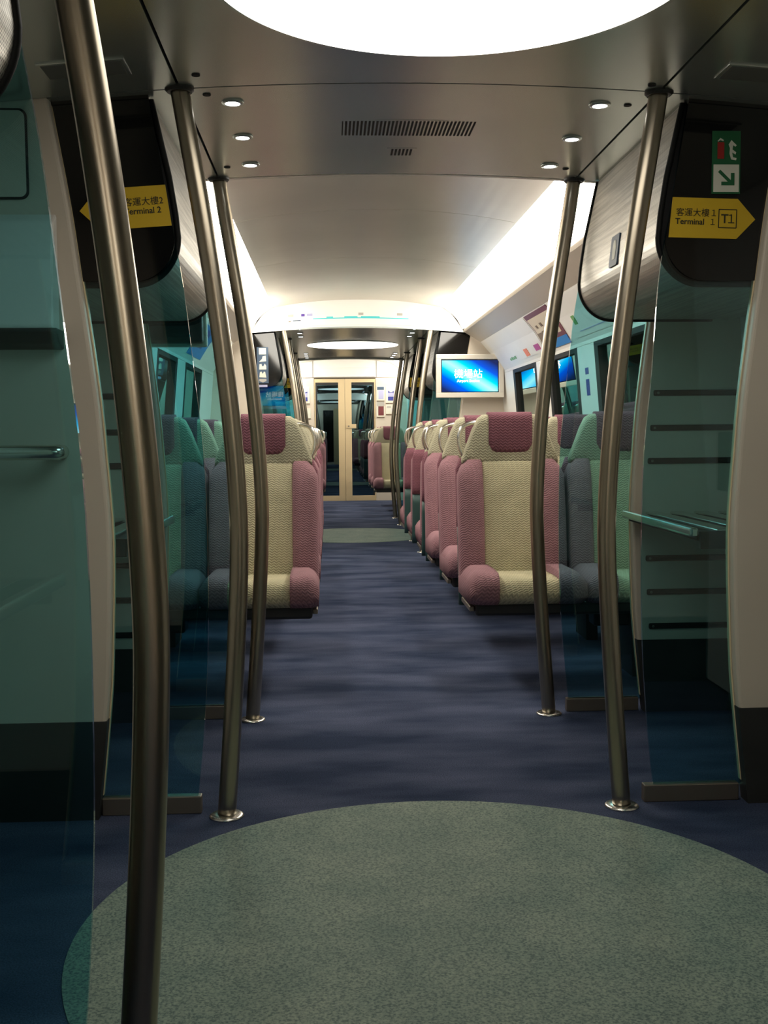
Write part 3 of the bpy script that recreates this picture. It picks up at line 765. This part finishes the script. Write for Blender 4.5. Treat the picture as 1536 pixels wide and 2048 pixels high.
# ------------------------------------------------------------------ route map on the far fascia
YF = 9.895
t = thing('route_map', 'white route map strip with cyan line on the fascia over the aisle', 'map', (0, YF, 2.13))
def mapz(x): return -0.045 * x * x
def cstrip(name, x0, x1, z, h, m, y0=-0.003, y1=0.0):
    n = 10
    xs = [x0 + (x1 - x0) * i / n for i in range(n + 1)]
    bm_obj(name, prism([(x, mapz(x) + z - h / 2) for x in xs] + [(x, mapz(x) + z + h / 2) for x in xs[::-1]], 'y', y0, y1), m, t)
cstrip('card', -0.62, 0.62, 0.0, 0.11, 'white_panel', -0.002, 0.002)
cstrip('line', -0.40, 0.46, 0.006, 0.008, 'map_cyan')
for x0, x1 in ((-0.12, 0.0), (0.03, 0.20), (-0.28, -0.22)):
    cstrip('line_label', x0, x1, 0.016, 0.010, 'map_cyan')
for x, w_, m in ((-0.49, 0.032, 'map_purple'), (-0.43, 0.05, 'poster_lavender'), (-0.60, 0.05, 'poster_grey'), (0.03, 0.045, 'poster_grey'), (0.38, 0.05, 'poster_grey')):
    cstrip('station_mark', x - w_ / 2, x + w_ / 2, 0.042, 0.022, m)
cstrip('station_mark', -0.58, -0.51, -0.004, 0.010, 'slate_blue')
cstrip('station_mark', -0.62, -0.60, -0.010, 0.010, 'poster_brown')
cstrip('station_mark', 0.60, 0.63, -0.008, 0.010, 'poster_grey')

# ------------------------------------------------------------------ posters on the cornices
def on_cornice(s, y0, y1, t0, t1, lift=0.002, thick=0.0025):
    """slab on the sloping cornice; t runs 0 (low) .. 1 (high)"""
    A = Vector((1.290, 1.675)); M_ = Vector((1.20, 1.815)); B = Vector((1.112, 1.915))
    def P(t):
        k = (M_ - A).length / ((M_ - A).length + (B - M_).length)
        return A.lerp(M_, t / k) if t < k else M_.lerp(B, (t - k) / (1 - k))
    n = Vector((-0.83, -0.55))
    ts = [t0, (t0 + t1) / 2, t1]
    if t0 < 0.5 < t1: ts = [t0, 0.555, t1]
    lo = [P(t) + n * lift for t in ts]; hi = [P(t) + n * (lift + thick) for t in ts]
    return prism([(s * p.x, p.y) for p in lo + hi[::-1]], 'y', y0, y1)
t = thing('poster', 'portrait advertising poster with burgundy top above the right window', 'poster', (0, 0, 0))
bm_obj('backing', on_cornice(1, 6.95, 7.72, 0.10, 0.98), 'poster_burgundy', t)
bm_obj('portrait', on_cornice(1, 7.02, 7.69, 0.30, 0.86, 0.0045), 'poster_skin', t)
bm_obj('shadow_area', on_cornice(1, 7.48, 7.70, 0.22, 0.46, 0.006), 'poster_brown', t)
bm_obj('eye', on_cornice(1, 7.38, 7.44, 0.58, 0.68, 0.0075), 'poster_brown', t)
bm_obj('eye', on_cornice(1, 7.54, 7.59, 0.58, 0.66, 0.0075), 'poster_brown', t)
bm_obj('mouth', on_cornice(1, 7.40, 7.52, 0.44, 0.48, 0.0075), 'poster_brown', t)
bm_obj('banner', on_cornice(1, 6.95, 7.72, 0.0, 0.20, 0.005), 'poster_blue', t)
t = thing('poster', 'white advertising poster with orange and magenta marks above the right window', 'poster', (0, 0, 0))
bm_obj('backing', on_cornice(1, 7.76, 9.55, 0.02, 0.96), 'white_panel', t)
bm_obj('mark', on_cornice(1, 8.32, 8.46, 0.05, 0.26, 0.005), 'poster_orange', t)
bm_obj('mark', on_cornice(1, 7.86, 8.04, 0.10, 0.26, 0.005), 'poster_magenta', t)
for i in range(4):
    bm_obj('mark', on_cornice(1, 8.88 + i * 0.075, 8.88 + i * 0.075 + 0.05, 0.10, 0.19 - 0.02 * (i % 2), 0.005), 'poster_green', t)
t = thing('poster', 'pale poster with green plant and thin line above the nearest right window', 'poster', (0, 0, 0))
bm_obj('backing', on_cornice(1, 5.2, 6.75, 0.02, 0.96), 'white_panel', t)
bm_obj('mark', on_cornice(1, 6.55, 6.62, 0.30, 0.50, 0.005), 'poster_green', t)
bm_obj('rule', on_cornice(1, 5.7, 6.6, 0.13, 0.15, 0.005), 'poster_lavender', t)
t = thing('poster', 'small pale green card on the left cornice near its far end', 'poster', (0, 0, 0))
bm_obj('backing', on_cornice(-1, 9.35, 9.62, 0.30, 0.75), 'poster_lavender', t)
bm_obj('mark', on_cornice(-1, 9.38, 9.58, 0.34, 0.70, 0.005), 'poster_green', t)
t = thing('poster', 'blue advertising poster on the left cornice beneath the hung screen', 'poster', (0, 0, 0))
bm_obj('backing', on_cornice(-1, 7.9, 8.7, 0.05, 0.9), 'poster_blue', t)
bm_obj('portrait', on_cornice(-1, 8.0, 8.4, 0.3, 0.8, 0.005), 'poster_navy', t)
t = thing('pier_sticker', 'small blue notice stuck on the pier between right windows', 'sticker', (0, 0, 0))
for z0, z1 in ((1.45, 1.49), (1.32, 1.42)):
    bm_obj('mark', prism([(wx(z0) - 0.002, z0), (wx(z1) - 0.002, z1), (wx(z1) + 0.002, z1), (wx(z0) + 0.002, z0)], 'y', 6.62, 6.70), 'poster_navy', t)

# ------------------------------------------------------------------ end wall and end doors
ew = struct(bm_obj('wall_end', bm_box(-1.42, -0.505, Y_END, Y_END + 0.08, 0, 2.42), 'white_panel'))
bm_obj('wall_side', bm_box(0.495, 1.42, Y_END, Y_END + 0.08, 0, 2.42), 'white_panel', ew)
bm_obj('wall_header', bm_box(-0.505, 0.495, Y_END, Y_END + 0.08, 2.0, 2.42), 'white_panel', ew)
bm_obj('wall_lower', bm_box(-1.0, -0.507, Y_END - 0.004, Y_END + 0.004, 0.0, 1.98), 'cream_laminate', ew)
bm_obj('wall_lower', bm_box(0.497, 1.0, Y_END - 0.004, Y_END + 0.004, 0.0, 1.98), 'cream_laminate', ew)
bm_obj('header_panel', bm_box(-0.505, 0.495, Y_END - 0.03, Y_END + 0.01, 2.012, 2.16, 0.006), 'white_panel', ew)
bm_obj('header_seam', bm_box(-1.0, 1.0, Y_END - 0.006, Y_END + 0.01, 1.995, 2.008), 'rail_metal', ew)
for x in (-0.52, 0.51):
    bm_obj('header_seam', bm_box(x - 0.004, x + 0.004, Y_END - 0.006, Y_END + 0.01, 2.0, 2.35), 'rail_metal', ew)
def end_door(x0, x1, si, so, label, n, lock):
    d = thing('end_door', label, 'door', ((x0 + x1) / 2, Y_END + 0.03, 0), 'glazed end doors')
    cx = (x0 + x1) / 2
    a, b = x0 - cx, x1 - cx
    bm_obj('stile', bm_box(a, a + si, -0.02, 0.02, 0.0, 1.985, 0.003), 'gold_frame', d)
    bm_obj('stile', bm_box(b - so, b, -0.02, 0.02, 0.0, 1.985, 0.003), 'gold_frame', d)
    bm_obj('top_rail', bm_box(a + si, b - so, -0.019, 0.019, 1.925, 1.985, 0.003), 'gold_frame', d)
    bm_obj('bottom_rail', bm_box(a + si, b - so, -0.019, 0.019, 0.0, 0.085, 0.003), 'gold_frame', d)
    bm_obj('glass_pane', bm_box(a + si, b - so, -0.006, 0.006, 0.085, 1.925), 'glass_door', d)
    bm_obj('dark_rim', bm_box(a + si, b - so, -0.010, -0.0065, 1.885, 1.925), 'black_plastic', d)
    ox = a + si if x0 < -0.2 else b - so - 0.028
    bm_obj('dark_rim', bm_box(ox, ox + 0.028, -0.010, -0.0065, 0.085, 1.885), 'black_plastic', d)
    if lock:
        bm_obj('lock_plate', bm_box(a + si - 0.09, a + si + 0.075, -0.034, -0.018, 1.18, 1.25, 0.004), 'gold_frame', d)
        bm_obj('lock_button', lathe([(0, 0), (0.014, 0), (0.014, 0.016), (0, 0.016)], (0, 0, 0), 16), 'rail_metal', d)
        o = [c for c in d.children if c.name.startswith('lock_button')][0]
        o.rotation_euler = (math.pi / 2, 0, 0); o.location = (a + si - 0.05, -0.032, 1.215)
    return d
end_door(-0.503, -0.007, 0.022, 0.105, 'left leaf of the gold framed glass end doors', 1, False)
end_door(-0.003, 0.493, 0.105, 0.022, 'right leaf of the gold framed glass end doors, with lock plate', 2, True)
# dark gangway beyond the doors
gw = struct(bm_obj('wall_gangway', bm_box(-0.9, 0.9, Y_END + 1.2, Y_END + 1.25, 0, 2.4), 'kick_dark'))
for s in (-1, 1):
    bm_obj('gangway_side', bm_box(min(s * 0.85, s * 0.9), max(s * 0.85, s * 0.9), Y_END + 0.09, Y_END + 1.2, 0, 2.4), 'kick_dark', gw)
bm_obj('gangway_roof', bm_box(-0.9, 0.9, Y_END + 0.09, Y_END + 1.2, 2.3, 2.35), 'kick_dark', gw)
bm_obj('gangway_floor', bm_box(-0.9, 0.9, Y_END + 0.12, Y_END + 1.2, -0.05, 0.0), 'kick_dark', gw)
wr = struct(bm_obj('wall_rear', bm_box(-1.42, 1.42, Y_REAR - 0.06, Y_REAR, 0, 2.42), 'cream_laminate'))
for x0, x1 in ((-0.47, -0.11), (0.11, 0.47)):
    bm_obj('door_pane', bm_box(x0, x1, Y_REAR - 0.002, Y_REAR + 0.006, 0.09, 1.92), 'black_gloss', wr)
bm_obj('door_stile', bm_box(-0.10, 0.10, Y_REAR - 0.002, Y_REAR + 0.012, 0.0, 1.98), 'gold_frame', wr)

# notices either side of the end doors
def notice(x, z, w_, h_, label, parts):
    t = thing('wall_notice', label, 'notice', (x, Y_END - 0.008, z), 'framed notices beside the end doors')
    bm_obj('card', bm_box(-w_ / 2, w_ / 2, -0.004, 0.004, -h_ / 2, h_ / 2, 0.002), 'sign_white', t)
    bm_obj('ledge', bm_box(-w_ / 2, w_ / 2, -0.012, 0.004, -h_ / 2 - 0.014, -h_ / 2, 0.002), 'poster_brown', t)
    for k, (nm_, x0, x1, z0, z1, m_) in enumerate(parts):
        if nm_ == 'dial':
            o = bm_obj('dial', lathe([(0, 0), (x1, 0), (x1, 0.003), (0, 0.003)], (0, 0, 0), 20), m_, t)
            o.rotation_euler = (math.pi / 2, 0, 0); o.location = (x0, -0.0065, z0)
        else:
            bm_obj(nm_, bm_box(x0, x1, -0.0055 - 0.0004 * k, -0.003, z0, z1), m_, t)
clock = [('panel', -0.05, 0.05, 0.03, 0.10, 'poster_lavender'), ('panel', -0.05, 0.05, -0.03, 0.03, 'poster_lavender'), ('panel', -0.05, 0.05, -0.10, -0.035, 'poster_navy'), ('panel', -0.05, 0.05, 0.03, 0.05, 'poster_navy'), ('dial', 0.0, 0.046, 0.085, 0, 'sign_white')]
notice(0.745, 1.725, 0.17, 0.27, 'notice with white dial and blue blocks right of the end doors', clock)
notice(0.575, 1.745, 0.125, 0.235, 'notice with slate header right of the end doors', [('header', -0.055, 0.055, 0.055, 0.105, 'slate_blue'), ('panel', -0.035, 0.05, -0.095, 0.05, 'poster_lavender')])
notice(0.575, 1.49, 0.125, 0.25, 'notice with plum photograph low right of the end doors', [('header', -0.06, 0.06, 0.045, 0.12, 'poster_grey'), ('photo', -0.04, 0.05, -0.105, 0.045, 'poster_burgundy')])
notice(0.745, 1.49, 0.17, 0.16, 'small notice with grey drawing low right of the end doors', [('drawing', 0.01, 0.075, -0.07, 0.01, 'poster_lavender'), ('header', -0.07, 0.0, 0.02, 0.045, 'poster_grey')])
notice(-0.66, 1.725, 0.17, 0.27, 'notice with white dial and blue blocks left of the end doors', clock)
notice(-0.645, 1.43, 0.17, 0.16, 'small notice with grey drawing low left of the end doors', [('drawing', -0.06, 0.03, -0.06, 0.02, 'poster_lavender')])

# ------------------------------------------------------------------ double seats
def srect(cx, cy, hx, hy, r, n=5):
    return [(cx + x, cy + y) for x, y in rrect(hx, hy, min(r, hx * 0.98, hy * 0.98), n)]
SW = 0.505                                   # one seat
def lean(z): return 0.16 * (z - 0.45)
def seat_parts():
    out = []            # (name, mesh, parent index or None)
    def add(name, bm, m, par=None, smooth=True):
        bmesh.ops.recalc_face_normals(bm, faces=bm.faces)
        me = bpy.data.meshes.new(name); bm.to_mesh(me); bm.free()
        if smooth:
            for p in me.polygons: p.use_smooth = True
        me.materials.append(MATS[m] if isinstance(m, str) else m)
        out.append((name, me, par)); return len(out) - 1
    for k in range(2):
        o = k * SW
        # backrest: centre panel
        def column(x0, x1, zl, fwd, back, rr, bulge, tw=0.0):
            rings = []
            for z in zl:
                f = (z - zl[0]) / (zl[-1] - zl[0])
                rd = min(1.0, math.sin(math.pi * min(0.5, (1 - f) * 3.2 + 0.02)) if f > 0.84 else 1.0)
                y0 = lean(z) - fwd * (0.55 + 0.45 * rd) - bulge * math.sin(math.pi * min(1, f * 1.05))
                y1 = lean(z) + back
                shr = tw * (1 - rd)
                a, b = x0 + (shr if tw > 0 else 0), x1 - (-shr if tw < 0 else 0)
                rings.append([(x, y, z) for x, y in srect((a + b) / 2, (y0 + y1) / 2, (b - a) / 2, (y1 - y0) / 2, rr)])
            return loft(rings)
        zl = [0.40 + 0.58 * i / 16 for i in range(17)]
        bi = add('backrest', column(o + 0.118, o + SW - 0.118, zl, 0.030, 0.055, 0.012, 0.012), CREAM)
        add('back_bolster', column(o + 0.004, o + 0.122, [0.40 + 0.575 * i / 16 for i in range(17)], 0.058, 0.055, 0.034, 0.014, 0.045), PINK, bi)
        add('back_bolster', column(o + SW - 0.122, o + SW - 0.004, [0.40 + 0.575 * i / 16 for i in range(17)], 0.058, 0.055, 0.034, 0.014, -0.045), PINK, bi)
        # rear shell: upper fabric cover and lower moulded shell
        rings = []
        for z in [0.66 + 0.32 * i / 6 for i in range(7)]:
            yy = lean(z) + 0.056
            rings.append([(x, y, z) for x, y in srect(o + SW / 2, yy + 0.02, SW / 2 - 0.006 - (0.02 if z > 0.95 else 0), 0.022, 0.018)])
        add('back_cover', loft(rings), PLUM, bi)
        rings = []
        for z in [0.30 + 0.36 * i / 5 for i in range(6)]:
            yy = lean(z) + 0.056
            rings.append([(x, y, z) for x, y in srect(o + SW / 2, yy + 0.018, SW / 2 - 0.008, 0.020, 0.016)])
        add('back_shell', loft(rings), 'shell_green', bi)
        # headrest: tapering wings, drooping lower edge
        zt, zb = 1.185, 0.945
        rings = []
        nx = 18
        for i in range(nx + 1):
            u = -1 + 2 * i / nx
            x = o + SW / 2 + 0.222 * u
            au = abs(u)
            top = zt if au < 0.60 else zt - 0.20 * ((au - 0.60) / 0.40) ** 1.45
            top -= 0.006 * au
            bot = zb - 0.012 + 0.030 * au ** 2
            yc = lean(1.06) + 0.012 - 0.018 * au ** 2
            th = 0.048 * (1 - 0.35 * au ** 3)
            hz = max((top - bot) / 2, 0.018)
            rings.append([(x, y, z) for y, z in srect(yc, (top + bot) / 2, th, hz, 0.034, 4)])
        hi = add('headrest', loft(rings), SAGE)
        # coloured pad over the middle of the headrest
        pr = []
        for i in range(13):
            u = -1 + 2 * i / 12
            x = o + SW / 2 + 0.101 * u
            drop = 0.03 * max(0, abs(u) - 0.75) / 0.25
            rr_ = 0.03 * (max(0, abs(u) - 0.7) / 0.3) ** 2
            pr.append([(x, y, z) for y, z in srect(lean(1.06) + 0.010, (zt + 0.008 + 0.995 + rr_) / 2, 0.056 - rr_ * 0.1, (zt + 0.008 - 0.995 - rr_) / 2, 0.036, 4)])
        add('headrest_pad', loft(pr), PLUM, hi)
        # cushion
        def cushion(x0, x1, top, nose, taper0=0.0, taper1=0.0):
            rings = []
            n = 8
            for i in range(n + 1):
                f = i / n
                x = x0 + (x1 - x0) * f
                e = 0.0
                if taper0: e = max(e, taper0 * max(0, 1 - f / 0.45) ** 2)
                if taper1: e = max(e, taper1 * max(0, (f - 0.55) / 0.45) ** 2)
                zt_ = top - e
                prof = [(0.02, 0.365), (0.02, zt_ - 0.02), (-0.10, zt_ - 0.005), (-0.32, zt_), (-0.42, zt_ - 0.004), (-0.430 - nose + e * 0.4, zt_ - 0.022), (-0.448 - nose + e * 0.5, zt_ - 0.055), (-0.436 - nose + e * 0.7, 0.395), (-0.40 - nose + e, 0.368)]
                rings.append([(x, y, z) for y, z in prof])
            return loft(rings)
        ci = add('seat_cushion', cushion(o + 0.120, o + SW - 0.120, 0.478, 0.0), CREAM)
        x0 = o + 0.003
        add('seat_bolster', cushion(x0, o + 0.122, 0.508, 0.012, 0.05), PINK, ci)
        add('seat_bolster', cushion(o + SW - 0.122, o + SW - 0.003, 0.508, 0.012, 0, 0.05), PINK, ci)
    # handle beside the aisle headrest
    hp = spline([(0.115, 0.125, 1.145), (0.072, 0.118, 1.142), (0.036, 0.112, 1.125), (0.019, 0.108, 1.085), (0.020, 0.104, 1.035), (0.040, 0.10, 0.992), (0.085, 0.098, 0.972)], 5)
    add('grab_handle', tube([tuple(p) for p in hp], 0.0100, 10), 'chrome')
    # black under-frame and pedestal
    add('seat_frame', bm_box(0.03, 2 * SW, -0.38, 0.05, 0.315, 0.372, 0.012), 'black_plastic', None, False)
    add('frame_bracket', bm_box(0.008, 0.03, -0.34, -0.05, 0.33, 0.352, 0.004), 'rail_metal', None, False)
    add('pedestal', prism([(-0.20, 0.0), (0.05, 0.0), (0.0, 0.32), (-0.16, 0.32)], 'x', 0.76, 0.82), 'black_plastic', None, False)
    add('wall_beam', bm_box(0.60, 2 * SW + 0.06, -0.14, -0.03, 0.22, 0.31, 0.01), 'black_plastic', None, False)
    return out
SEAT = seat_parts()
def place_seat(s, y, facing, label):
    """facing 1 = towards the camera"""
    t = thing('double_seat', label, 'seat', (s * 0.318, y, 0), 'pink and cream double seats')
    if facing > 0:
        t.scale = (s, 1, 1)
    else:
        t.rotation_euler = (0, 0, math.pi); t.scale = (-s, 1, 1)
    made = []
    for n_, me, par in SEAT:
        made.append(me_obj(n_, me, made[par] if par is not None else t))
    return t
ROWS_F = (4.96, 5.83, 6.70)
ROWS_B = (7.10, 7.92, 8.72)
NUM = ('first', 'second', 'third', 'fourth', 'fifth', 'sixth')
for s, nm in SIDES:
    for i, y in enumerate(ROWS_F):
        place_seat(s, y, 1, 'pink and cream double seat facing the camera, %s row on the %s of the aisle' % (NUM[i], nm))
    for i, y in enumerate(ROWS_B):
        place_seat(s, y, -1, 'pink double seat turned away from the camera, %s row on the %s of the aisle' % (NUM[i + 3], nm))
    for i, y in enumerate((14.75, 15.65, 16.6)):
        place_seat(s, y, 1, 'small distant double seat by the end doors, %s of three on the %s' % (NUM[i], nm))
